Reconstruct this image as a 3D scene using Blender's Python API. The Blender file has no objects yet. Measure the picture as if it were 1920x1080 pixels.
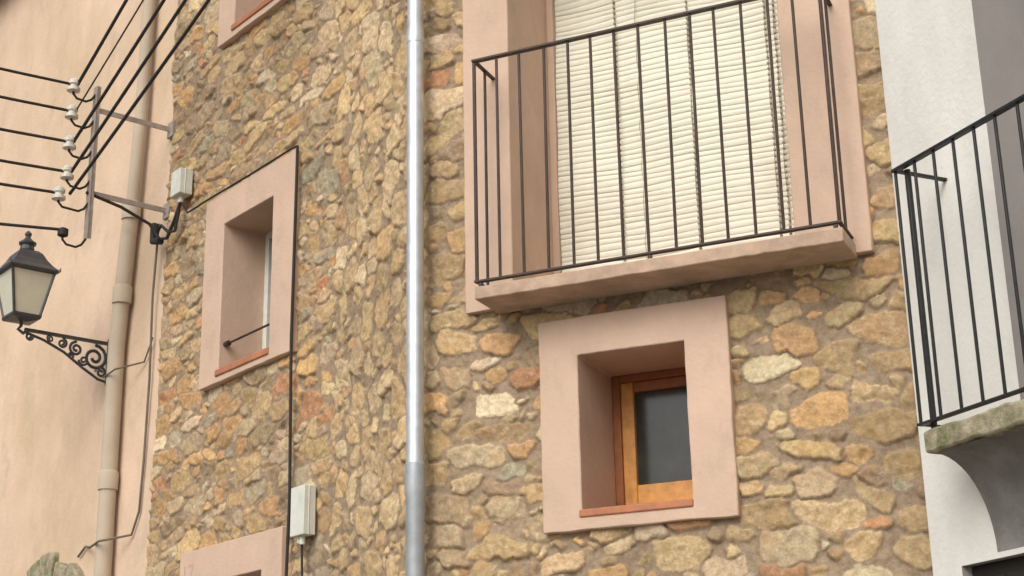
import bpy, math, random
import numpy as np
from mathutils import Vector, Matrix
random.seed(7); rng=np.random.default_rng(11)
scene=bpy.context.scene
# ------------------------------------------------------------------ helpers
def link(o,parent=None):
    scene.collection.objects.link(o)
    if parent: o.parent=parent
    return o
def empty(name):
    o=bpy.data.objects.new(name,None); o.empty_display_size=.3
    return link(o)
class Pl:
    """wall plane: u along the wall, o outward from it, z height"""
    def __init__(s,P,az):
        a=math.radians(az); s.P=Vector(P); s.d=Vector((-math.sin(a),-math.cos(a),0))
        n=Vector((-s.d.y,s.d.x,0)); s.n=n if n.y<0 else -n
    def p(s,u,o,z):
        v=s.P+s.d*u+s.n*o; return Vector((v.x,v.y,z))
PR=Pl((-0.4555,8.0,0),-65.8)
PL=Pl((-1.1030,9.1215,0),-39.3)
PM=Pl((-1.1030,9.1215,0),-30.0)
PW=Pl((1.8157,6.9793,0),-25.0)
class B:
    def __init__(s): s.v=[];s.f=[];s.m=[]
    def add(s,vs,fs,m=0):
        k=len(s.v); s.v+= [tuple(x) for x in vs]; s.f+=[tuple(k+i for i in q) for q in fs]; s.m+=[m]*len(fs)
    def box(s,pl,u0,u1,o0,o1,z0,z1,m=0):
        c=[(u,o,z) for z in (z0,z1) for o in (o0,o1) for u in (u0,u1)]
        s.add([pl.p(*x) for x in c],[(0,1,3,2),(4,6,7,5),(0,4,5,1),(2,3,7,6),(0,2,6,4),(1,5,7,3)],m)
    def tube(s,pts,r,m=0,n=8,cap=True):
        pts=[Vector(p) for p in pts]; rs=r if isinstance(r,(list,tuple)) else [r]*len(pts)
        k=len(s.v); up=Vector((0,0,1)); x=None
        for i,p in enumerate(pts):
            t=(pts[min(i+1,len(pts)-1)]-pts[max(i-1,0)]).normalized()
            if x is None:
                a=up if abs(t.z)<.9 else Vector((1,0,0)); x=(a-t*a.dot(t)).normalized()
            else:
                x=(x-t*x.dot(t)).normalized()
            y=t.cross(x)
            for j in range(n):
                a=2*math.pi*j/n; s.v.append(tuple(p+(x*math.cos(a)+y*math.sin(a))*rs[i]))
        for i in range(len(pts)-1):
            for j in range(n):
                a=k+i*n+j;b=k+i*n+(j+1)%n
                s.f.append((a,b,b+n,a+n)); s.m.append(m)
        if cap:
            s.f.append(tuple(k+j for j in range(n))[::-1]); s.m.append(m)
            e=k+(len(pts)-1)*n; s.f.append(tuple(e+j for j in range(n))); s.m.append(m)
    def lathe(s,c,prof,m=0,n=16,rot=0):
        k=len(s.v)
        for r,z in prof:
            for j in range(n):
                a=2*math.pi*j/n+rot; s.v.append((c[0]+r*math.cos(a),c[1]+r*math.sin(a),c[2]+z))
        for i in range(len(prof)-1):
            for j in range(n):
                a=k+i*n+j;b=k+i*n+(j+1)%n
                s.f.append((a,b,b+n,a+n)); s.m.append(m)
        s.f.append(tuple(k+j for j in range(n))[::-1]); s.m.append(m)
        e=k+(len(prof)-1)*n; s.f.append(tuple(e+j for j in range(n))); s.m.append(m)
    def obj(s,name,mats,parent=None,bevel=0,smooth=True,angle=35):
        me=bpy.data.meshes.new(name); me.from_pydata(s.v,[],s.f)
        for m in mats: me.materials.append(m)
        me.polygons.foreach_set("material_index",s.m)
        import bmesh
        bm=bmesh.new(); bm.from_mesh(me); bmesh.ops.recalc_face_normals(bm,faces=bm.faces); bm.to_mesh(me); bm.free()
        if smooth:
            me.polygons.foreach_set("use_smooth",[True]*len(me.polygons)); me.set_sharp_from_angle(angle=math.radians(angle))
        o=bpy.data.objects.new(name,me); link(o,parent)
        if bevel:
            b=o.modifiers.new("Bevel","BEVEL"); b.width=bevel; b.segments=2; b.limit_method='ANGLE'; b.angle_limit=math.radians(50)
        return o
# ------------------------------------------------------------------ materials
def mat(name,col,rough=.8,metal=0,var=.15,scale=6,bump=.0,bscale=60,spec=.3,stain=None,stain_amt=.5,stain_scale=1.2,zs=1.0,stain2=None):
    m=bpy.data.materials.new(name); m.use_nodes=True; nt=m.node_tree; N=nt.nodes; Lk=nt.links
    b=N["Principled BSDF"]; b.inputs["Roughness"].default_value=rough; b.inputs["Metallic"].default_value=metal
    b.inputs["Specular IOR Level"].default_value=spec
    g=N.new("ShaderNodeNewGeometry")
    mp=N.new("ShaderNodeMapping"); mp.inputs["Scale"].default_value=(1,1,zs); Lk.new(g.outputs["Position"],mp.inputs["Vector"])
    def noise(sc,det=5,ro=.6,src=None):
        n=N.new("ShaderNodeTexNoise"); n.inputs["Scale"].default_value=sc; n.inputs["Detail"].default_value=det; n.inputs["Roughness"].default_value=ro
        Lk.new(src or g.outputs["Position"],n.inputs["Vector"]); return n
    n=noise(scale)
    r=N.new("ShaderNodeMapRange"); r.inputs[1].default_value=.3;r.inputs[2].default_value=.7
    r.inputs[3].default_value=1-var; r.inputs[4].default_value=1+var; Lk.new(n.outputs["Fac"],r.inputs[0])
    mx=N.new("ShaderNodeVectorMath"); mx.operation='SCALE'; mx.inputs[0].default_value=col[:3]; Lk.new(r.outputs[0],mx.inputs["Scale"])
    out=mx.outputs[0]
    def st(out,colr,amt,sc,lo,hi,src):
        n2=noise(sc,6,.68,src); r2=N.new("ShaderNodeMapRange"); r2.inputs[1].default_value=lo;r2.inputs[2].default_value=hi;r2.inputs[4].default_value=amt
        Lk.new(n2.outputs["Fac"],r2.inputs[0])
        k=N.new("ShaderNodeMix"); k.data_type='RGBA'; Lk.new(r2.outputs[0],k.inputs[0]); Lk.new(out,k.inputs[6]); k.inputs[7].default_value=(*colr,1); return k.outputs[2]
    if stain: out=st(out,stain,stain_amt,stain_scale,.42,.68,mp.outputs[0])
    if stain2: out=st(out,stain2,.6,stain_scale*2.7,.54,.74,mp.outputs[0])
    Lk.new(out,b.inputs["Base Color"])
    if bump:
        n3=noise(bscale,4,.6); bp=N.new("ShaderNodeBump"); bp.inputs["Strength"].default_value=bump; bp.inputs["Distance"].default_value=.01
        Lk.new(n3.outputs["Fac"],bp.inputs["Height"]); Lk.new(bp.outputs[0],b.inputs["Normal"])
    return m
M_plaster=mat("pink_plaster",(.57,.405,.305),.9,var=.06,scale=4,bump=.35,bscale=38,stain=(.47,.345,.25),stain_amt=.6,stain_scale=2.5,zs=.6,stain2=(.42,.32,.235))
M_slab=mat("weathered_pink_concrete",(.47,.33,.24),.9,var=.14,scale=8,bump=.5,bscale=30,stain=(.28,.21,.15),stain_amt=.75,stain_scale=6)
M_stucco=mat("salmon_stucco",(.675,.495,.36),.9,var=.08,scale=1.5,bump=.4,bscale=24,stain=(.52,.385,.25),stain_amt=.9,stain_scale=1.0,zs=.7,stain2=(.44,.34,.235))
M_white=mat("white_render",(.72,.705,.66),.9,var=.04,scale=2,bump=.4,bscale=30,stain=(.54,.53,.49),stain_amt=.6,stain_scale=1.8,zs=.4)
M_grey=mat("shaded_grey_render",(.31,.285,.27),.9,var=.05,bump=.2)  # recess shade on reveals and shutter is put into this grey
M_cove=mat("shaded_dirty_render",(.22,.21,.20),.9,var=.15,bump=.4,stain=(.12,.12,.10),stain_amt=.7,stain_scale=5)  # dark base stands in for shade under the balcony; blotches are grime
M_iron=mat("painted_iron",(.045,.032,.026),.5,var=.3,scale=30,bump=.1,stain=(.10,.05,.03),stain_amt=.5,stain_scale=9)
M_black=mat("black_iron",(.02,.02,.02),.45,var=.3,scale=30)
M_blind=mat("cream_slats",(.75,.72,.60),.55,var=.04,scale=8,stain=(.62,.58,.46),stain_amt=.45,stain_scale=3)
M_cord=mat("blind_cord",(.30,.26,.19),.8)
M_zinc=mat("galvanised_steel",(.62,.64,.66),.42,metal=.75,var=.14,scale=12,bump=.05,bscale=8)
M_zinc2=mat("weathered_steel",(.40,.43,.44),.5,metal=.5,var=.15,scale=10,bump=.08)
M_wood=mat("varnished_pine",(.56,.27,.075),.4,var=.25,scale=14,bump=.05)
M_wood2=mat("dark_varnished_wood",(.28,.105,.04),.45,var=.2,scale=14)
M_tile=mat("terracotta_tile",(.43,.175,.09),.75,var=.15,scale=14,bump=.15,stain=(.25,.12,.07),stain_amt=.5,stain_scale=6)
M_glass=mat("dark_glass",(.028,.028,.022),.12,var=.6,scale=4,spec=.5)  # uneven tone painted into the colour suggests faint reflections
M_frost=mat("frosted_lamp_glass",(.60,.57,.45),.35,var=.08)
M_cable=mat("black_cable",(.03,.026,.024),.7)
M_gcable=mat("grey_cable",(.16,.13,.10),.8)
M_ceramic=mat("porcelain",(.66,.63,.56),.25,var=.1,scale=20,stain=(.3,.26,.2),stain_amt=.6,stain_scale=20)
M_galv=mat("dull_galvanised",(.36,.31,.28),.6,metal=.2,var=.2,scale=15,stain=(.28,.19,.13),stain_amt=.5,stain_scale=8)
M_boxw=mat("white_plastic",(.62,.63,.56),.5,var=.05,stain=(.45,.43,.36),stain_amt=.4,stain_scale=14)
M_pipe=mat("beige_fibre_pipe",(.50,.41,.31),.8,var=.12,scale=8,bump=.1,stain=(.36,.31,.24),stain_amt=.6,stain_scale=4)
M_moss=mat("mossy_stone",(.36,.31,.22),.95,var=.3,scale=18,bump=.8,bscale=50,stain=(.12,.13,.05),stain_amt=.95,stain_scale=11)
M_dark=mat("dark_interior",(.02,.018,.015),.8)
M_asph=mat("street_paving",(.22,.205,.18),.95,var=.2,scale=3,bump=.4,bscale=40)
M_pave=mat("pavement_stone",(.32,.29,.25),.9,var=.15,scale=2,bump=.4)
M_roof=mat("roof_tile",(.38,.18,.10),.9,var=.3,scale=6,bump=.3)
M_num=mat("number_paint",(.48,.335,.25),.9)
def stone_mat():
    m=bpy.data.materials.new("rubble_stone"); m.use_nodes=True; nt=m.node_tree; N=nt.nodes; Lk=nt.links
    b=N["Principled BSDF"]; b.inputs["Roughness"].default_value=.92; b.inputs["Specular IOR Level"].default_value=.12
    a=N.new("ShaderNodeAttribute"); a.attribute_name="stone_col"
    e=N.new("ShaderNodeAttribute"); e.attribute_name="edge"
    g=N.new("ShaderNodeNewGeometry")
    def noise(sc,det=5,ro=.65):
        n=N.new("ShaderNodeTexNoise"); n.inputs["Scale"].default_value=sc; n.inputs["Detail"].default_value=det; n.inputs["Roughness"].default_value=ro
        Lk.new(g.outputs["Position"],n.inputs["Vector"]); return n
    def mr(src,a0,a1,b0,b1):
        r=N.new("ShaderNodeMapRange"); 
        for i,v in enumerate((a0,a1,b0,b1)): r.inputs[i+1].default_value=v
        Lk.new(src,r.inputs[0]); return r.outputs[0]
    def mix(f_,a_,colr):
        k=N.new("ShaderNodeMix"); k.data_type='RGBA'; Lk.new(f_,k.inputs[0]); Lk.new(a_,k.inputs[6]); k.inputs[7].default_value=(*colr,1); return k.outputs[2]
    n1=noise(34,7,.75); s=N.new("ShaderNodeVectorMath"); s.operation='SCALE'; Lk.new(a.outputs["Color"],s.inputs[0]); Lk.new(mr(n1.outputs["Fac"],.28,.72,.64,1.36),s.inputs["Scale"])
    o=mix(mr(noise(8,5,.75).outputs["Fac"],.50,.70,0,.6),s.outputs[0],(.53,.31,.135))
    o=mix(mr(noise(14,5,.7).outputs["Fac"],.56,.72,0,.5),o,(.24,.18,.12))
    o=mix(mr(noise(17,5,.75).outputs["Fac"],.56,.72,0,.6),o,(.64,.52,.34))
    n3=noise(24,7,.75); c=N.new("ShaderNodeValToRGB"); c.color_ramp.elements[0].position=.3; c.color_ramp.elements[1].position=.7
    c.color_ramp.elements[0].color=(.225,.16,.105,1); c.color_ramp.elements[1].color=(.43,.325,.22,1); Lk.new(n3.outputs["Fac"],c.inputs[0])
    n4=noise(55,4,.7)
    ad=N.new("ShaderNodeMath"); ad.operation='ADD'; Lk.new(e.outputs["Fac"],ad.inputs[0]); Lk.new(mr(n4.outputs["Fac"],.3,.7,-.4,.4),ad.inputs[1])
    mk=mr(ad.outputs[0],.25,.85,0,1)
    f=N.new("ShaderNodeMix"); f.data_type='RGBA'; Lk.new(mk,f.inputs[0]); Lk.new(c.outputs[0],f.inputs[6]); Lk.new(o,f.inputs[7])
    n6=noise(.9,5,.6); v=N.new("ShaderNodeVectorMath"); v.operation='SCALE'; Lk.new(f.outputs[2],v.inputs[0]); Lk.new(mr(n6.outputs["Fac"],.35,.65,.85,1.12),v.inputs["Scale"])
    Lk.new(v.outputs[0],b.inputs["Base Color"])
    bn=noise(60,7,.75); bp=N.new("ShaderNodeBump"); bp.inputs["Strength"].default_value=.8; bp.inputs["Distance"].default_value=.011
    Lk.new(bn.outputs["Fac"],bp.inputs["Height"]); Lk.new(bp.outputs[0],b.inputs["Normal"])
    return m
M_stone=stone_mat()
# ------------------------------------------------------------------ stone house skin
house=empty("stone_house")
S1,S2,S3=2.28,3.575,6.10
ZT=9.5
step=.0080
sx=np.arange(0,S3+step,step)
zz=np.concatenate([np.arange(0,2.35,.03),np.arange(2.35,7.75,step),np.arange(7.75,ZT,.03)])
def polyxy(s):
    s=np.asarray(s); out=np.zeros((len(s),2))
    for i,t in enumerate(s):
        if t<S1: q=PL.p(t-S1,0,0)
        elif t<S2: q=PM.p(t-S1,0,0)
        else: q=PR.p(t-S2,0,0)
        out[i]=(q.x,q.y)
    return out
fine=np.arange(-.5,S3+.5,.01); fp=polyxy(fine)
def smooth_path(w):
    k=np.exp(-.5*(np.arange(-30,31)*.01/w)**2); k/=k.sum()
    return np.stack([np.convolve(fp[:,i],k,'same') for i in (0,1)],1)
fs=smooth_path(.05)
X=np.interp(sx,fine,fs[:,0]); Y=np.interp(sx,fine,fs[:,1])
tx=np.gradient(X,sx);ty=np.gradient(Y,sx);ln=np.hypot(tx,ty);tx/=ln;ty/=ln
nx,ny=ty,-tx
flip=np.where(ny>0,-1,1); nx*=flip; ny*=flip
def vnoise(U,Z,sc,seed):
    r=np.random.default_rng(seed); G=r.random((256,256))
    a=U/sc+1000;b=Z/sc+1000; i=np.floor(a).astype(int);j=np.floor(b).astype(int); fa=a-i;fb=b-j
    fa=fa*fa*(3-2*fa);fb=fb*fb*(3-2*fb); i%=256;j%=256;i2=(i+1)%256;j2=(j+1)%256
    return (G[i,j]*(1-fa)+G[i2,j]*fa)*(1-fb)+(G[i,j2]*(1-fa)+G[i2,j2]*fa)*fb-.5
res=.01; OC=np.zeros((int((S3+.6)/res),int((ZT+.4)/res)),bool)
stones=[]
def throw(n,amin,amax,bmin,bmax,smin,smax,rot=.2,tall=False):
    for _ in range(n):
        a=random.uniform(amin,amax);b=random.uniform(bmin,bmax)
        if not tall: b=min(b,a)
        cu=random.uniform(smin,smax);cz=random.uniform(0,ZT);ro=random.gauss(0,rot)
        R=max(a,b)*1.1
        i0=max(int((cu-R+.3)/res),0);i1=min(int((cu+R+.3)/res)+1,OC.shape[0]);j0=max(int((cz-R+.2)/res),0);j1=min(int((cz+R+.2)/res)+1,OC.shape[1])
        if i1-i0<2 or j1-j0<2: continue
        uu=(np.arange(i0,i1)*res-.3-cu)[:,None];vv=(np.arange(j0,j1)*res-.2-cz)[None,:]
        c,s=math.cos(ro),math.sin(ro); x=(uu*c+vv*s)/a;y=(-uu*s+vv*c)/b
        mk=(np.abs(x)**3+np.abs(y)**3)<.95
        sub=OC[i0:i1,j0:j1]
        if (sub&mk).sum()>.05*mk.sum(): continue
        sub|=mk
        hp=[(math.radians(90*k)+random.gauss(0,.26),random.uniform(.84,1.06)) for k in range(4)]
        for k in range(4):
            if random.random()<.6: hp.append((math.radians(45+90*k)+random.gauss(0,.35),random.uniform(.86,1.15)))
        stones.append((cu,cz,a,b,ro,hp))
throw(500,.12,.18,.05,.085,S2,S3,.08)
throw(2500,.08,.12,.045,.075,S2,S3,.13)
throw(6000,.05,.08,.028,.055,S2,S3,.25)
throw(9000,.022,.045,.015,.034,S2,S3,.5)
throw(600,.11,.16,.045,.075,0,S1,.10)
throw(4000,.07,.115,.035,.06,0,S1,.15)
throw(9000,.04,.07,.022,.042,0,S1,.25)
throw(9000,.022,.04,.013,.026,0,S1,.5)
throw(500,.07,.11,.07,.12,S1,S2,.25,True)
throw(3000,.045,.08,.045,.085,S1,S2,.35,True)
throw(8000,.024,.045,.020,.045,S1,S2,.5,True)
pal=np.array([(.53,.38,.20),(.56,.41,.23),(.49,.35,.19),(.60,.46,.28),(.43,.32,.20),(.53,.33,.165),(.43,.30,.165),(.48,.255,.14),(.41,.35,.245),(.64,.52,.35),(.52,.405,.265),(.58,.37,.18),(.37,.27,.17)])
pw=np.array([14,14,13,10,11,9,9,5,4,6,9,9,6],float);pw/=pw.sum()
U,Z=np.meshgrid(sx,zz,indexing='ij')
Uw=U+.034*vnoise(U,Z,.12,1)+.020*vnoise(U,Z,.045,2)+.010*vnoise(U,Z,.018,8)
Zw=Z+.032*vnoise(U,Z,.12,3)+.018*vnoise(U,Z,.045,4)+.010*vnoise(U,Z,.018,9)
F1=np.full(U.shape,9.);F2=np.full(U.shape,9.);ID=np.zeros(U.shape,int)
LX=np.zeros(U.shape);LY=np.zeros(U.shape)
for k,(cu,cz,a,b,ro,hp) in enumerate(stones):
    R=max(a,b)*1.4+.06
    i0,i1=np.searchsorted(sx,[cu-R,cu+R]);j0,j1=np.searchsorted(zz,[cz-R,cz+R])
    if i1<=i0 or j1<=j0: continue
    du=Uw[i0:i1,j0:j1]-cu;dz=Zw[i0:i1,j0:j1]-cz
    c,s=math.cos(ro),math.sin(ro); x=(du*c+dz*s)/a;y=(-du*s+dz*c)/b
    d=np.zeros(x.shape)
    for an,rr_ in hp: d+=np.maximum((x*math.cos(an)+y*math.sin(an))/rr_,0)**10
    d=d**(1/10)
    g=(d-1)*math.sqrt(a*b)
    f1=F1[i0:i1,j0:j1];f2=F2[i0:i1,j0:j1];idd=ID[i0:i1,j0:j1]
    l=g<f1
    f2[:]=np.where(l,f1,np.minimum(f2,g)); f1[:]=np.where(l,g,f1); idd[:]=np.where(l,k,idd)
    lx=LX[i0:i1,j0:j1];ly=LY[i0:i1,j0:j1]; lx[:]=np.where(l,x,lx); ly[:]=np.where(l,y,ly)
ns=len(stones)
edge=np.minimum((F2-F1)*.5-.001,.008-F1+.014*vnoise(U,Z,.07,5))
edge=np.clip(edge/.010,0,1)
sm=edge*edge*(3-2*edge)
sR=np.array([q[0] for q in stones])
hs=rng.uniform(.002,.018,ns)+np.where(sR>S2,.006,0)
tu=rng.normal(0,.006,ns); tv=rng.normal(0,.0055,ns)
ca=rng.uniform(0,2*np.pi,ns); cr=rng.uniform(0,.011,ns); cofs=rng.normal(0,.35,ns)
crease=np.abs(np.clip(LX,-1.2,1.2)*np.cos(ca[ID])+np.clip(LY,-1.2,1.2)*np.sin(ca[ID])-cofs[ID])
h=-.022+sm*(hs[ID]+np.clip(LX,-1,1)*tu[ID]+np.clip(LY,-1,1)*tv[ID]-crease*cr[ID]*.8)
h+=.011*vnoise(U,Z,.05,6)*(.5+sm)+.007*vnoise(U,Z,.022,7)+.018*vnoise(U,Z,.9,10)+.008*vnoise(U,Z,.25,12)
ci=rng.choice(len(pal),ns,p=pw); sc=pal[ci]*rng.uniform(.80,1.14,(ns,1))*rng.uniform(.97,1.03,(ns,3))
mid=(sR>S1)&(sR<S2)
sc[mid]=sc[mid]*.55+np.array((.60,.435,.245))*.45*rng.uniform(.85,1.15,(mid.sum(),1))
sc[sR<S1]*=np.array((.97,.95,.94))
col=sc[ID]
V=np.empty((U.size,3)); V[:,0]=(X[:,None]+nx[:,None]*h).ravel(); V[:,1]=(Y[:,None]+ny[:,None]*h).ravel(); V[:,2]=Z.ravel()
nI,nJ=U.shape
I,J=np.meshgrid(np.arange(nI-1),np.arange(nJ-1),indexing='ij')
cu=(sx[:-1]+sx[1:])[:,None]/2+0*J; cz=(zz[:-1]+zz[1:])[None,:]/2+0*I
keep=np.ones(I.shape,bool)
holes=[(S2+.49,S2+2.03,4.09,6.62),(S2+.84,S2+1.44,2.96,3.78),(S1-1.34,S1-.65,4.40,5.46),(S1-1.31,S1-.62,6.94,8.1),(S1-1.47,S1-.66,1.9,3.04),(S2+.9,S2+1.8,0,2.15)]
for a,b,c,d in holes: keep&=~((cu>a)&(cu<b)&(cz>c)&(cz<d))
base=(I*nJ+J)[keep]
Q=np.stack([base,base+nJ,base+nJ+1,base+1],1).astype(np.int32)
me=bpy.data.meshes.new("rubble_wall"); me.vertices.add(len(V)); me.vertices.foreach_set("co",V.ravel().astype(np.float32))
me.loops.add(Q.size); me.loops.foreach_set("vertex_index",Q.ravel()); me.polygons.add(len(Q)); me.polygons.foreach_set("loop_start",np.arange(0,Q.size,4,dtype=np.int32))
me.update(calc_edges=True); me.polygons.foreach_set("use_smooth",[True]*len(Q))
at=me.attributes.new("stone_col",'FLOAT_COLOR','POINT'); at.data.foreach_set("color",np.concatenate([col.reshape(-1,3),np.ones((U.size,1))],1).ravel().astype(np.float32))
at=me.attributes.new("edge",'FLOAT','POINT'); at.data.foreach_set("value",edge.ravel().astype(np.float32))
me.materials.append(M_stone); link(bpy.data.objects.new("rubble_wall",me),house)
# ------------------------------------------------------------------ plaster surrounds with deep reveals
def surround(name,pl,outer,inner,depth,front=.026,mat_=M_plaster,jit=.0028,parent=house,seed=1):
    n=22
    def ring(r,j,seed):
        rr=random.Random(seed); u0,u1,z0,z1=r; pts=[]
        cs=[(u0,z0),(u1,z0),(u1,z1),(u0,z1)]
        for i in range(4):
            a,b=cs[i],cs[(i+1)%4]; w=0
            for k in range(n):
                t=k/n; w=w*.6+j*(rr.random()-.5)*1.6
                du,dz=(0,w) if i%2==0 else (w,0)
                if k==0: du=dz=0;w=0
                pts.append((a[0]+(b[0]-a[0])*t+du,a[1]+(b[1]-a[1])*t+dz))
        return pts
    o=ring(outer,jit,seed);i=ring(inner,jit*.5,seed+50); m=4*n
    b=B(); vs=[pl.p(x,-.06,z) for x,z in o]+[pl.p(x,front,z) for x,z in o]+[pl.p(x,front,z) for x,z in i]+[pl.p(x,-depth,z) for x,z in i]
    fsx=[]
    for r in range(3):
        for k in range(m): fsx.append((r*m+k,r*m+(k+1)%m,(r+1)*m+(k+1)%m,(r+1)*m+k))
    b.add(vs,fsx); return b.obj(name,[mat_],parent,bevel=.006)
surround("balcony_door_surround",PR,(.24,2.37,4.07,6.85),(.515,2.005,4.105,6.6),.62,seed=1)
surround("small_window_surround",PR,(.65,1.64,2.885,3.96),(.86,1.42,2.975,3.76),.50,seed=2)
surround("upper_left_window_surround",PL,(-1.585,-.40,4.335,5.69),(-1.32,-.67,4.41,5.45),.42,seed=3)
surround("top_left_window_surround",PL,(-1.53,-.40,6.87,8.35),(-1.29,-.64,6.95,8.1),.42,seed=4)
surround("lower_left_window_surround",PL,(-1.73,-.45,1.7,3.255),(-1.45,-.68,1.92,3.02),.42,seed=5)
surround("street_door_surround",PR,(.8,1.9,-.02,2.3),(.92,1.78,-.01,2.12),.35,seed=6)
b=B(); b.box(PR,.92,1.78,-.40,-.30,0,2.12); 
for k in range(3):
    for j in range(2): b.box(PR,1.0+.38*j,1.32+.38*j,-.30,-.28,.15+.65*k,.68+.65*k)
b.obj("street_door",[M_wood2],house,bevel=.005)
b=B()
fo=-.44
b.box(PR,.86,.905,fo-.06,fo,2.98,3.76,1); b.box(PR,1.375,1.42,fo-.06,fo,2.98,3.76,1); b.box(PR,.905,1.375,fo-.06,fo,3.72,3.76,1); b.box(PR,.905,1.375,fo-.06,fo,2.98,3.07,0)
b.box(PR,.905,.975,fo-.05,fo-.012,3.07,3.72,0); b.box(PR,1.31,1.375,fo-.05,fo-.012,3.07,3.72,0); b.box(PR,.975,1.31,fo-.05,fo-.014,3.665,3.72,1); b.box(PR,.975,1.31,fo-.05,fo-.014,3.07,3.175,0)
b.obj("small_window_frame",[M_wood,M_wood2],house,bevel=.006)
b=B(); b.box(PR,.97,1.315,fo-.045,fo-.038,3.17,3.67); b.obj("small_window_glass",[M_glass],house)
b=B(); b.box(PR,.845,1.425,-.46,.035,2.945,2.985); b.obj("small_window_sill",[M_tile],house,bevel=.008)
for nm,(u0,u1,z0,z1) in {"upper_left":(-1.32,-.67,4.41,5.45),"top_left":(-1.29,-.64,6.95,8.1),"lower_left":(-1.45,-.68,1.92,3.02)}.items():
    b=B(); o=-.30
    b.box(PL,u0,u0+.05,o-.05,o,z0,z1); b.box(PL,u1-.05,u1,o-.05,o,z0,z1); b.box(PL,u0+.05,u1-.05,o-.05,o,z1-.05,z1); b.box(PL,u0+.05,u1-.05,o-.05,o,z0,z0+.06); b.box(PL,(u0+u1)/2-.03,(u0+u1)/2+.03,o-.05,o+.002,z0+.06,z1-.05)
    b.obj(nm+"_window_frame",[M_boxw],house,bevel=.004)
    b=B(); b.box(PL,u0+.04,u1-.04,o-.04,o-.03,z0+.05,z1-.04); b.obj(nm+"_window_glass",[M_glass],house)
    b=B(); b.box(PL,u0-.03,u1+.005,-.30,.038,z0-.035,z0+.012); b.obj(nm+"_window_sill",[M_tile],house,bevel=.008)
b=B(); b.tube([PL.p(-1.31,-.02,4.60),PL.p(-.68,-.02,4.60)],.008); b.tube([PL.p(-1.315,-.02,4.60),PL.p(-1.27,-.02,4.60)],.02)
b.obj("window_bar",[M_iron],house)
tc=bpy.data.curves.new("house_number","FONT"); tc.body="17"; tc.size=.17; tc.extrude=.001
to=bpy.data.objects.new("house_number",tc); tc.materials.append(M_num); link(to,house)
Mx=Matrix((PL.d,Vector((0,0,1)),PL.n)).transposed().to_4x4(); Mx.translation=PL.p(-1.70,.0262,3.05); to.matrix_world=Mx
# roller blind (real slats)
b=B(); o=-.56; pitch=.034; z=4.10; nu=24; us=[.555+(1.965-.555)*i/nu for i in range(nu+1)]
prof=[(0,.0),(.15,.003),(.5,.005),(.85,.003),(.94,.0),(.97,-.004)]
rows=[]
rr=random.Random(3)
while z<6.6:
    tl=rr.uniform(-.002,.002)
    for t,d in prof: rows.append((z+t*pitch,d+tl*t))
    z+=pitch
vs=[];fc=[]
for (zr,d) in rows:
    for i,u in enumerate(us):
        wv=.012*math.sin(u*7+zr*2.1)+.007*math.sin(zr*9+u*3)
        vs.append(PR.p(u,o+d+wv,zr+.004*math.sin(u*9+int(zr/pitch)*1.7)))
for r in range(len(rows)-1):
    for i in range(nu): a=r*(nu+1)+i; fc.append((a,a+1,a+nu+2,a+nu+1))
b.add(vs,fc); b.obj("roller_blind",[M_blind],house,angle=80)
b=B()
for cu_ in (.93,1.36,1.80,1.85):
    pts=[PR.p(cu_+.004*math.sin(k*1.3),o+.024,4.1+2.5*k/30) for k in range(31)]
    b.tube(pts,.0022,n=5)
    for k in range(72): 
        zc=4.12+k*pitch; b.box(PR,cu_-.005,cu_+.005,o+.008,o+.028,zc,zc+.008)
b.tube([PR.p(1.06+.006*math.sin(k*2.3),o+.030,4.1+2.5*k/30) for k in range(31)],.002,n=5)
b.obj("blind_cords",[M_cord],house)
b=B(); b.box(PR,.515,.553,-.62,-.53,4.106,6.6); b.box(PR,1.967,2.005,-.62,-.53,4.106,6.6); b.obj("door_frame",[M_plaster],house)
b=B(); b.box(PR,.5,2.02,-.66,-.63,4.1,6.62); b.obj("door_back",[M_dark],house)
def poly(name,pts,z0,z1,m,parent):
    b=B(); n=len(pts); b.add([(p[0],p[1],z0) for p in pts]+[(p[0],p[1],z1) for p in pts],[tuple(range(n))[::-1],tuple(range(n,2*n))]+[(i,(i+1)%n,n+(i+1)%n,n+i) for i in range(n)]); return b.obj(name,[m],parent)
def xy(pl,u,o): v=pl.p(u,o,0); return (v.x,v.y)
poly("roof",[xy(PL,-2.28,.35),xy(PL,0,.35),xy(PM,1.3,.35),xy(PR,0,.35),xy(PR,2.45,.35),xy(PR,2.45,-7),xy(PL,-2.28,-7)],9.5,9.72,M_roof,house)
# ------------------------------------------------------------------ front balcony
bal=empty("balcony")
b=B()
nn=40; rr=random.Random(9)
for i in range(nn+1):
    u=.42+1.87*i/nn; j=[rr.uniform(-.002,.002) for _ in range(4)]
    ring=[PR.p(u,.0,4.046),PR.p(u,.283+j[0],4.046+j[1]),PR.p(u,.283+j[2],4.114+j[3]*.5),PR.p(u,.0,4.114)]
    k=len(b.v); b.v+=[tuple(p) for p in ring]
    if i: 
        for q_ in range(4): b.f.append((k-4+q_,k-4+(q_+1)%4,k+(q_+1)%4,k+q_)); b.m.append(0)
b.f+=[(0,1,2,3),(4*nn+3,4*nn+2,4*nn+1,4*nn)]; b.m+=[0,0]
b.obj("slab",[M_slab],bal,bevel=.006)
b=B(); q=.0072
u0,u1,of,zb,zt=.425,2.275,.262,4.145,5.375
def bar(pl,u,o,z0,z1,w=q,m=0,B_=None,lean=0):
    B_.tube([pl.p(u,o,z0),pl.p(u+lean,o,z1)],w*1.15,m,6)
nb=15; rr=random.Random(4)
for i in range(nb):
    u=u0+(u1-u0)*i/(nb-1)+(rr.uniform(-.004,.004) if 0<i<nb-1 else 0)
    bar(PR,u,of,zb+.005,zt-.004,q if 0<i<nb-1 else .009,0,b,rr.uniform(-.005,.005))
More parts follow.
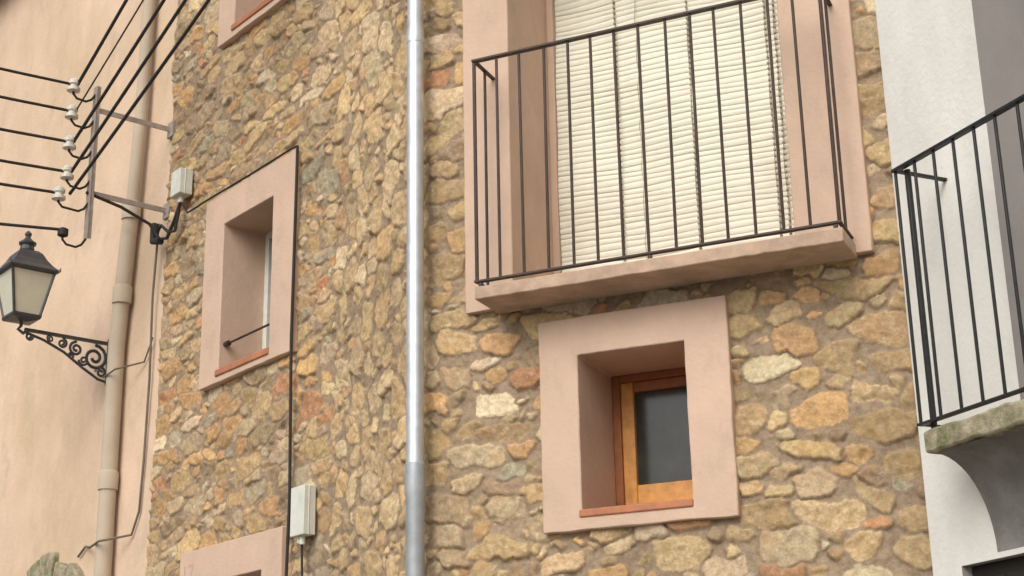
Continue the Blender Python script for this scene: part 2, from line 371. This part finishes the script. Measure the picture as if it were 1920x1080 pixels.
b.box(PR,u0-.012,u1+.012,of-.016,of+.016,zt-.005,zt+.008); b.box(PR,u0-.012,u1+.012,of-.014,of+.014,zb-.006,zb+.006)
for u in (u0,u1):
    b.box(PR,u-.011,u+.011,.0,of-.0165,zt-.004,zt+.007); b.box(PR,u-.010,u+.010,.0,of-.0145,zb-.005,zb+.005)
    bar(PR,u,.135,zb+.005,zt-.005,q,0,b)
for u in (u0+.02,u1-.02,(u0+u1)/2): b.box(PR,u-.01,u+.01,of-.01,of+.008,4.10,zb-.006)
b.obj("railing",[M_iron],bal,bevel=.002)
# ------------------------------------------------------------------ white house
def wall(name,pl,u0,u1,z0,z1,holes,off,depth,m,parent):
    us=sorted({u0,u1,*[h[0] for h in holes],*[h[1] for h in holes]}); zs=sorted({z0,z1,*[h[2] for h in holes],*[h[3] for h in holes]})
    b=B()
    for i in range(len(us)-1):
        for j in range(len(zs)-1):
            a,c,d,e=us[i],us[i+1],zs[j],zs[j+1]
            if any(h[0]<=a and c<=h[1] and h[2]<=d and e<=h[3] for h in holes): continue
            b.add([pl.p(a,off,d),pl.p(c,off,d),pl.p(c,off,e),pl.p(a,off,e)],[(0,1,2,3)])
    for h in holes:
        a,c,d,e=h; P=[(a,d),(c,d),(c,e),(a,e)]
        for k in range(4):
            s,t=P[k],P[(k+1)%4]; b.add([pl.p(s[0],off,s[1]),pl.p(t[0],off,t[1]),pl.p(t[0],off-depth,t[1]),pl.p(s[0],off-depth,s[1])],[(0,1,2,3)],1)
    for u in (u0,u1): b.add([pl.p(u,off,z0),pl.p(u,off-6,z0),pl.p(u,off-6,z1),pl.p(u,off,z1)],[(0,1,2,3)])
    b.add([pl.p(u0,off,z1),pl.p(u1,off,z1),pl.p(u1,off-6,z1),pl.p(u0,off-6,z1)],[(0,1,2,3)])
    return b.obj(name,m,parent,smooth=False)
wh=empty("white_house")
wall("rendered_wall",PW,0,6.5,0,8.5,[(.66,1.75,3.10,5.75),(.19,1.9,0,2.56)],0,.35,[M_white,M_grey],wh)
b=B(); b.box(PW,.62,1.8,-.4,-.345,3.1,5.8); b.obj("shutter_back",[M_grey],wh)
b=B(); 
for k in range(76): b.box(PW,.70,1.71,-.343,-.32,3.12+k*.034,3.147+k*.034)
b.obj("shutter_slats",[M_grey],wh)
b=B(); b.box(PW,.192,1.898,-.11,-.05,0,2.558); 
for k in range(8): b.box(PW,.22+.21*k,.40+.21*k,-.049,-.035,.1,2.50)
b.obj("entrance_door",[M_dark],wh,bevel=.004)  # near-black and set forward, its colour stands in for shade in the doorway
poly("roof",[xy(PW,-.1,.3),xy(PW,6.5,.3),xy(PW,6.5,-6),xy(PW,-.1,-6)],8.52,8.7,M_roof,wh)
bal2=empty("balcony")
b=B(); nn=40; rr=random.Random(12)
for i in range(nn+1):
    u=.385+1.815*i/nn; j=[rr.uniform(-.006,.006) for _ in range(4)]
    ring=[PW.p(u,.0,2.985),PW.p(u,.298+j[0],2.985+j[1]),PW.p(u,.298+j[2],3.083+j[3]),PW.p(u,.0,3.083)]
    k=len(b.v); b.v+=[tuple(p) for p in ring]
    if i:
        for q_ in range(4): b.f.append((k-4+q_,k-4+(q_+1)%4,k+(q_+1)%4,k+q_)); b.m.append(0)
b.f+=[(0,1,2,3),(4*nn+3,4*nn+2,4*nn+1,4*nn)]; b.m+=[0,0]
b.obj("slab",[M_moss],bal2,bevel=.012)
b=B(); K=12; prof=[]
for i in range(K+1):
    a=math.pi/2*i/K; prof.append((.275-.275*math.sin(a),2.984-.40*(1-math.cos(a))))
prof=prof+[(0,2.984)]
vs=[PW.p(.42,o,z) for o,z in prof]+[PW.p(2.17,o,z) for o,z in prof]; n=len(prof)
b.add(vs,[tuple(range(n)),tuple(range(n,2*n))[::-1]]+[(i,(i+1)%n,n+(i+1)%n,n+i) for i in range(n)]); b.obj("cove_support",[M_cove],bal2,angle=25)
b=B(); of=.28; u0,u1=.36,2.18; zb,zt=3.118,4.27; nb=15
for i in range(nb):
    bar(PW,u0+(u1-u0)*i/(nb-1),of,zb,zt-.004,q,0,b,rr.uniform(-.004,.004) if 0<i<nb-1 else 0)
bar(PW,u0+.045,of-.03,3.08,zt-.004,.013,0,b)
b.box(PW,u0-.012,u1+.012,of-.016,of+.016,zt-.004,zt+.01); b.box(PW,u0-.012,u1+.012,of-.014,of+.014,zb-.006,zb+.006)
for u in (u0,u1): b.box(PW,u-.012,u+.012,0,of-.017,zt-.003,zt+.009); b.box(PW,u-.010,u+.010,0,of-.0145,zb-.005,zb+.005)
b.obj("railing",[M_black],bal2,bevel=.002)
# ------------------------------------------------------------------ salmon house (left)
sh=empty("salmon_house")
wall("stucco_wall",PL,-9,-2.285,0,9.3,[(-4.45,-3.45,0,2.9)],-.03,.3,[M_stucco,M_stucco],sh)
b=B(); rr=random.Random(5)
nv=9
for i in range(nv):
    a0=math.pi*i/nv+.03;a1=math.pi*(i+1)/nv-.03; r0,r1=.50,.56+rr.uniform(.12,.2)
    P=[]
    for o in (-.08,.02+rr.uniform(-.01,.02)):
        for (r,a) in ((r0,a0),(r1,a0),(r1,(a0+a1)/2),(r1,a1),(r0,a1)): P.append(PL.p(-3.93+r*math.cos(a)*1.15,o,2.80+r*math.sin(a)))
    b.add(P,[(0,1,2,3,4),(9,8,7,6,5)]+[(k,(k+1)%5,5+(k+1)%5,5+k) for k in range(5)])
b.obj("stone_arch",[M_moss],sh,bevel=.02)
b=B(); b.box(PL,-4.44,-3.46,-.2,-.1,0,2.9);
P=[PL.p(-3.93+.56*math.cos(math.pi*i/12),.0-.025,2.80+.5*math.sin(math.pi*i/12)) for i in range(13)]; b.add(P,[tuple(range(13))])
b.obj("entrance_door",[M_wood2],sh)
poly("roof",[xy(PL,-9,.3),xy(PL,-2.3,.3),xy(PL,-2.3,-6),xy(PL,-9,-6)],9.32,9.5,M_roof,sh)
b=B()
b.tube([PL.p(-2.85,.05,0),PL.p(-2.85,.05,3.9),PL.p(-2.85,.05,4.95),PL.p(-2.76,.05,5.8),PL.p(-2.73,.05,6.05)],.062,n=14)
b.tube([PL.p(-2.73,.05,6.0),PL.p(-2.67,.05,6.7),PL.p(-2.6,.05,9.3)],.048,n=14)
for z_,u_ in ((6.0,-2.735),(3.95,-2.85),(5.35,-2.805)): b.tube([PL.p(u_,.05,z_-.09),PL.p(u_,.05,z_+.03),PL.p(u_,.05,z_+.05)],[.072,.075,.064],n=14)
b.obj("beige_drainpipe",[M_pipe])
b=B()
b.tube([PL.p(*p) for p in ((-2.30,.03,5.75),(-2.36,.02,5.2),(-2.38,.0,4.6),(-2.42,-.01,4.0),(-2.45,-.01,3.65),(-2.55,-.01,3.5),(-2.75,.14,3.47),(-2.98,.1,3.46),(-3.3,-.01,3.52),(-3.42,-.01,3.46))],.009)
b.tube([PL.p(*p) for p in ((-2.36,.0,4.9),(-2.5,-.01,4.75),(-2.7,.12,4.72),(-2.9,.12,4.7))],.007)
b.obj("wall_cable",[M_gcable])
b=B()
b.tube([PL.p(*p) for p in ((-1.93,.05,5.8),(-1.86,.03,5.70),(-1.72,.03,5.70),(-1.60,.035,5.70),(-1.0,.03,5.70),(-.45,.03,5.705),(-.375,.03,5.70))],.007)
b.tube([PL.p(*p) for p in ((-.375,.03,5.70),(-.375,.03,5.5),(-.39,.03,4.4),(-.37,.025,3.4),(-.39,.03,2.6),(-.38,.03,.3))],.010)
b.tube([PL.p(*p) for p in ((-.2,.04,3.2),(-.2,.03,2.9),(-.23,.02,.3))],.007)
b.obj("power_cable",[M_cable])
# ------------------------------------------------------------------ zinc drainpipe at the corner
b=B(); c=PR.p(-.02,.09,0)
b.lathe((c.x,c.y,0),[(.046,3.20),(.046,5.72)],0,24); b.lathe((c.x,c.y,0),[(.0485,5.66),(.050,5.67),(.050,5.73),(.0485,5.735),(.0465,5.75)],0,24)
b.lathe((c.x,c.y,0),[(.044,5.7),(.044,9.4)],0,24)
b.lathe((c.x,c.y,0),[(.048,0.1),(.048,3.12),(.053,3.14),(.053,3.285),(.0475,3.29)],1,24)
for z_ in (2.2,8.6): b.lathe((c.x,c.y,0),[(.050,z_-.015),(.053,z_-.012),(.053,z_+.012),(.050,z_+.015)],1,24); b.tube([(c.x,c.y,z_),(c.x+.0,c.y+.15,z_)],.01,1)
b.obj("drainpipe",[M_zinc,M_zinc2])
# ------------------------------------------------------------------ junction boxes
def jbox(u,z,w,h,dep):
    b=B(); b.box(PL,u-w/2,u+w/2,.0,dep,z-h/2,z+h/2); b.box(PL,u-w/2-.004,u+w/2+.004,dep*.55,dep*.62,z-h/2-.004,z+h/2+.004); b.tube([PL.p(u,dep*.5,z-h/2),PL.p(u,dep*.5,z-h/2-.05)],.018,0)
    b.tube([PL.p(u-w*.25,dep*.5,z-h/2),PL.p(u-w*.25,dep*.5,z-h/2-.04)],.012,0)
    return b.obj("junction_box",[M_boxw],bevel=.012)
jbox(-1.93,5.94,.14,.19,.10)
jbox(-.19,3.30,.15,.29,.08)
# ------------------------------------------------------------------ wire bracket with insulators
wb=empty("utility_wire_bracket")
b=B(); b.box(PL,-2.30,-2.24,.595,.605,5.50,6.68); b.box(PL,-2.25,-2.244,.57,.595,5.50,6.68)
for z_ in (6.50,5.85): b.box(PL,-2.272,-2.262,-.05,.57,z_-.02,z_+.02); b.box(PL,-2.31,-2.22,-.03,.0,z_-.06,z_+.06)
b.obj("angle_iron",[M_galv],wb,bevel=.002)
b=B(); ih=[6.65,6.44,6.20,5.97,5.80,5.53]
for k,z_ in enumerate(ih):
    e=.77+(.05 if k==4 else 0)
    b.tube([PL.p(-2.27,.60,z_-.03),PL.p(-2.27,.63,z_-.08),PL.p(-2.27,.67,z_-.105),PL.p(-2.27,e-.03,z_-.10),PL.p(-2.27,e,z_-.07),PL.p(-2.27,e,z_)],.009,1)
    c=PL.p(-2.27,e,z_-.05)
    if k<5: b.lathe(c,[(r*1.2,h_*1.2) for r,h_ in [(.030,-.005),(.040,.0),(.040,.018),(.026,.026),(.026,.036),(.036,.044),(.036,.06),(.020,.078),(.0,.08)]],0,14)
    else: b.lathe(c,[(.02,0),(.038,.01),(.038,.055),(.02,.065)],1,12)
b.obj("insulators",[M_ceramic,M_cable],wb)
def sag(a,b_,s,n=24): return [a.lerp(b_,i/n)-Vector((0,0,s*4*(i/n)*(1-i/n))) for i in range(n+1)]
b=B()
for k,z_ in enumerate(ih):
    a=PL.p(-2.27,.79,z_); e=PL.p(-2.6-.12*k,10.5,z_+.9)
    b.tube(sag(a,e,.35+(.12 if k==5 else 0)),.0115,n=6)
ends=[(0,9.15,.012),(1,8.75,.006),(2,8.35,.012),(3,8.0,.012),(4,7.6,.012)]
for k,ze,rw in ends:
    a=PL.p(-2.25,.75,ih[k]); e=PL.p(1.25,.48,ze)
    b.tube(sag(a,e,.04),rw,n=6)
b.tube([PL.p(-2.27,.62,5.85),PL.p(-2.27,.35,5.80),PL.p(-2.27,.12,5.72),PL.p(-2.22,.06,5.6),PL.p(-2.12,.05,5.58),PL.p(-2.02,.05,5.68),PL.p(-1.93,.05,5.8)],.013,n=6)
b.tube([PL.p(-2.27,.12,5.72),PL.p(-2.24,.07,5.64),PL.p(-2.2,.06,5.70),PL.p(-2.1,.05,5.62),PL.p(-2.0,.05,5.6),PL.p(-1.95,.05,5.75)],.012,n=6)
b.tube([PL.p(-2.31,.06,5.74),PL.p(-2.29,.07,5.60),PL.p(-2.2,.06,5.58)],.03,n=8)
b.obj("wires",[M_cable],wb)
b=B(); b.box(PL,1.23,1.27,.05,.46,7.6,7.64); b.box(PL,1.23,1.27,.46,.50,7.5,9.25); b.box(PL,1.23,1.27,.05,.46,9.0,9.04); b.obj("end_bracket",[M_galv],wb)
b=B(); c=PL.p(-2.8,10.6,0); b.lathe((c.x,c.y,0),[(.14,0),(.10,8.2)],0,14)
for z_ in (6.4,6.8,7.2,7.6): b.box(PL,-3.5,-2.3,10.5,10.58,z_-.04,z_+.04,1)
b.obj("utility_pole",[M_wood2,M_galv])
# ------------------------------------------------------------------ wall lantern
lan=empty("wall_lantern"); UL=-3.08; ol=.70
c=PL.p(UL,ol,0); rot=math.atan2(PL.n.y,PL.n.x)+math.pi/4
r2=math.sqrt(2)
b=B(); L=lambda prof,m,z: b.lathe((c.x,c.y,z),[(r*r2,zz_) for r,zz_ in prof],m,4,rot)
z0=5.10
L([(.095,.012),(.158,.335)],1,z0)
L([(.03,-.03),(.10,-.015),(.108,.0),(.108,.014),(.09,.018)],0,z0)
L([(.155,.325),(.185,.335),(.19,.35),(.165,.375),(.15,.39),(.115,.44),(.09,.49),(.066,.515),(.05,.52)],0,z0)
b.lathe((c.x,c.y,z0),[(.05,.515),(.055,.53),(.05,.565),(.062,.57),(.066,.585),(.045,.60),(.025,.62),(.018,.635),(.026,.65),(.026,.66),(.008,.68)],0,12)
for sx_ in (-1,1):
    for sy in (-1,1):
        def q_(r,z): return c+PL.d*(sx_*r)+PL.n*(sy*r)+Vector((0,0,z))
        b.tube([q_(.098,z0+.01),q_(.160,z0+.335)],.011,0,6)
        b.tube([q_(.185,z0+.345),q_(.192,z0+.375)],[.012,.004],0,6)
M_lamp=mat("weathered_black_iron",(.045,.047,.052),.4,var=.3,scale=20,bump=.1,spec=.5)
b.obj("lantern_body",[M_lamp,M_frost],lan,smooth=False)
b=B()
def P2(o,z): return PL.p(UL,o,z)
b.tube([P2(ol,z0-.02),P2(ol,z0-.06),P2(ol+.02,z0-.085),P2(ol-.02,z0-.11),P2(ol-.06,5.02)],.013)
b.box(PL,UL-.012,UL+.012,-.0,ol-.03,5.008,5.032)
b.box(PL,UL-.02,UL+.02,-.03,.012,4.70,5.06)
b.tube([P2(ol-.04,5.0),P2(.52,4.965),P2(.36,4.90),P2(.2,4.80),P2(.08,4.735),P2(.01,4.72)],.011)
def spiral(co,cz,r,a0,turns,w=.009):
    b.tube([P2(co+r*(1-.8*t)*math.cos(a0+turns*2*math.pi*t),cz+r*(1-.8*t)*math.sin(a0+turns*2*math.pi*t)) for t in [i/28 for i in range(29)]],w,n=6)
spiral(.115,4.895,.10,math.pi/2,1.7,.013); spiral(.265,4.94,.055,math.pi/2,-1.6,.011); spiral(.375,4.965,.038,math.pi/2,1.6); spiral(.47,4.985,.028,math.pi/2,-1.5,.007); spiral(.06,4.79,.045,0,1.5,.010);spiral(.2,4.86,.04,0,-1.5,.009)
spiral(.63,4.975,.03,math.pi,1.3,.009); spiral(.30,4.88,.025,0,1.5,.008)
b.obj("scroll_bracket",[M_lamp],lan)
# ------------------------------------------------------------------ street
b=B(); b.add([(-300,-300,0),(300,-300,0),(300,300,0),(-300,300,0)],[(0,1,2,3)]); b.obj("ground",[M_asph])
poly("pavement",[xy(PL,-9,1.0),xy(PL,0,1.0),xy(PM,1.3,1.0),xy(PR,.2,1.0),xy(PR,1.4,.95),xy(PW,.9,.95),xy(PW,6.5,.95),xy(PW,6.5,-.2),xy(PW,0,-.2),xy(PR,0,-.2),xy(PL,0,-.2),xy(PL,-9,-.2)],.004,.13,M_pave,None)
# ------------------------------------------------------------------ light
w=bpy.data.worlds.new("World"); scene.world=w; w.use_nodes=True; nt=w.node_tree
sky=nt.nodes.new("ShaderNodeTexSky"); sky.sky_type='NISHITA'; sky.sun_disc=False
sun_dir=Vector((-.34,-.72,.64)).normalized()
el=math.asin(sun_dir.z); sky.sun_elevation=el; sky.sun_rotation=math.atan2(sun_dir.x,sun_dir.y); sky.air_density=1.0; sky.dust_density=5; sky.ozone_density=.3
hs_=nt.nodes.new("ShaderNodeHueSaturation"); hs_.inputs["Saturation"].default_value=.15
nt.links.new(sky.outputs[0],hs_.inputs["Color"]); nt.links.new(hs_.outputs[0],nt.nodes["Background"].inputs["Color"]); nt.nodes["Background"].inputs["Strength"].default_value=.15
sl=bpy.data.lights.new("sun","SUN"); sl.energy=1.05; sl.angle=math.radians(40); sl.color=(1,.94,.84)
so=bpy.data.objects.new("sun",sl); link(so); so.rotation_euler=sun_dir.to_track_quat('Z','Y').to_euler()
# ------------------------------------------------------------------ camera
th=math.radians(18.3); r=.02
F=Vector((0,math.cos(th),math.sin(th)));R0=Vector((1,0,0));U0=Vector((0,-math.sin(th),math.cos(th)))
R=R0*math.cos(r)-U0*math.sin(r);Uv=U0*math.cos(r)+R0*math.sin(r)
cd=bpy.data.cameras.new("camera"); cd.sensor_width=36; cd.lens=2970/1920*36; cd.clip_end=1000
co=bpy.data.objects.new("camera",cd); link(co); Mc=Matrix((R,Uv,-F)).transposed().to_4x4(); Mc.translation=(0,0,1.6); co.matrix_world=Mc
scene.camera=co
scene.view_settings.view_transform='Standard'; scene.view_settings.look='None'
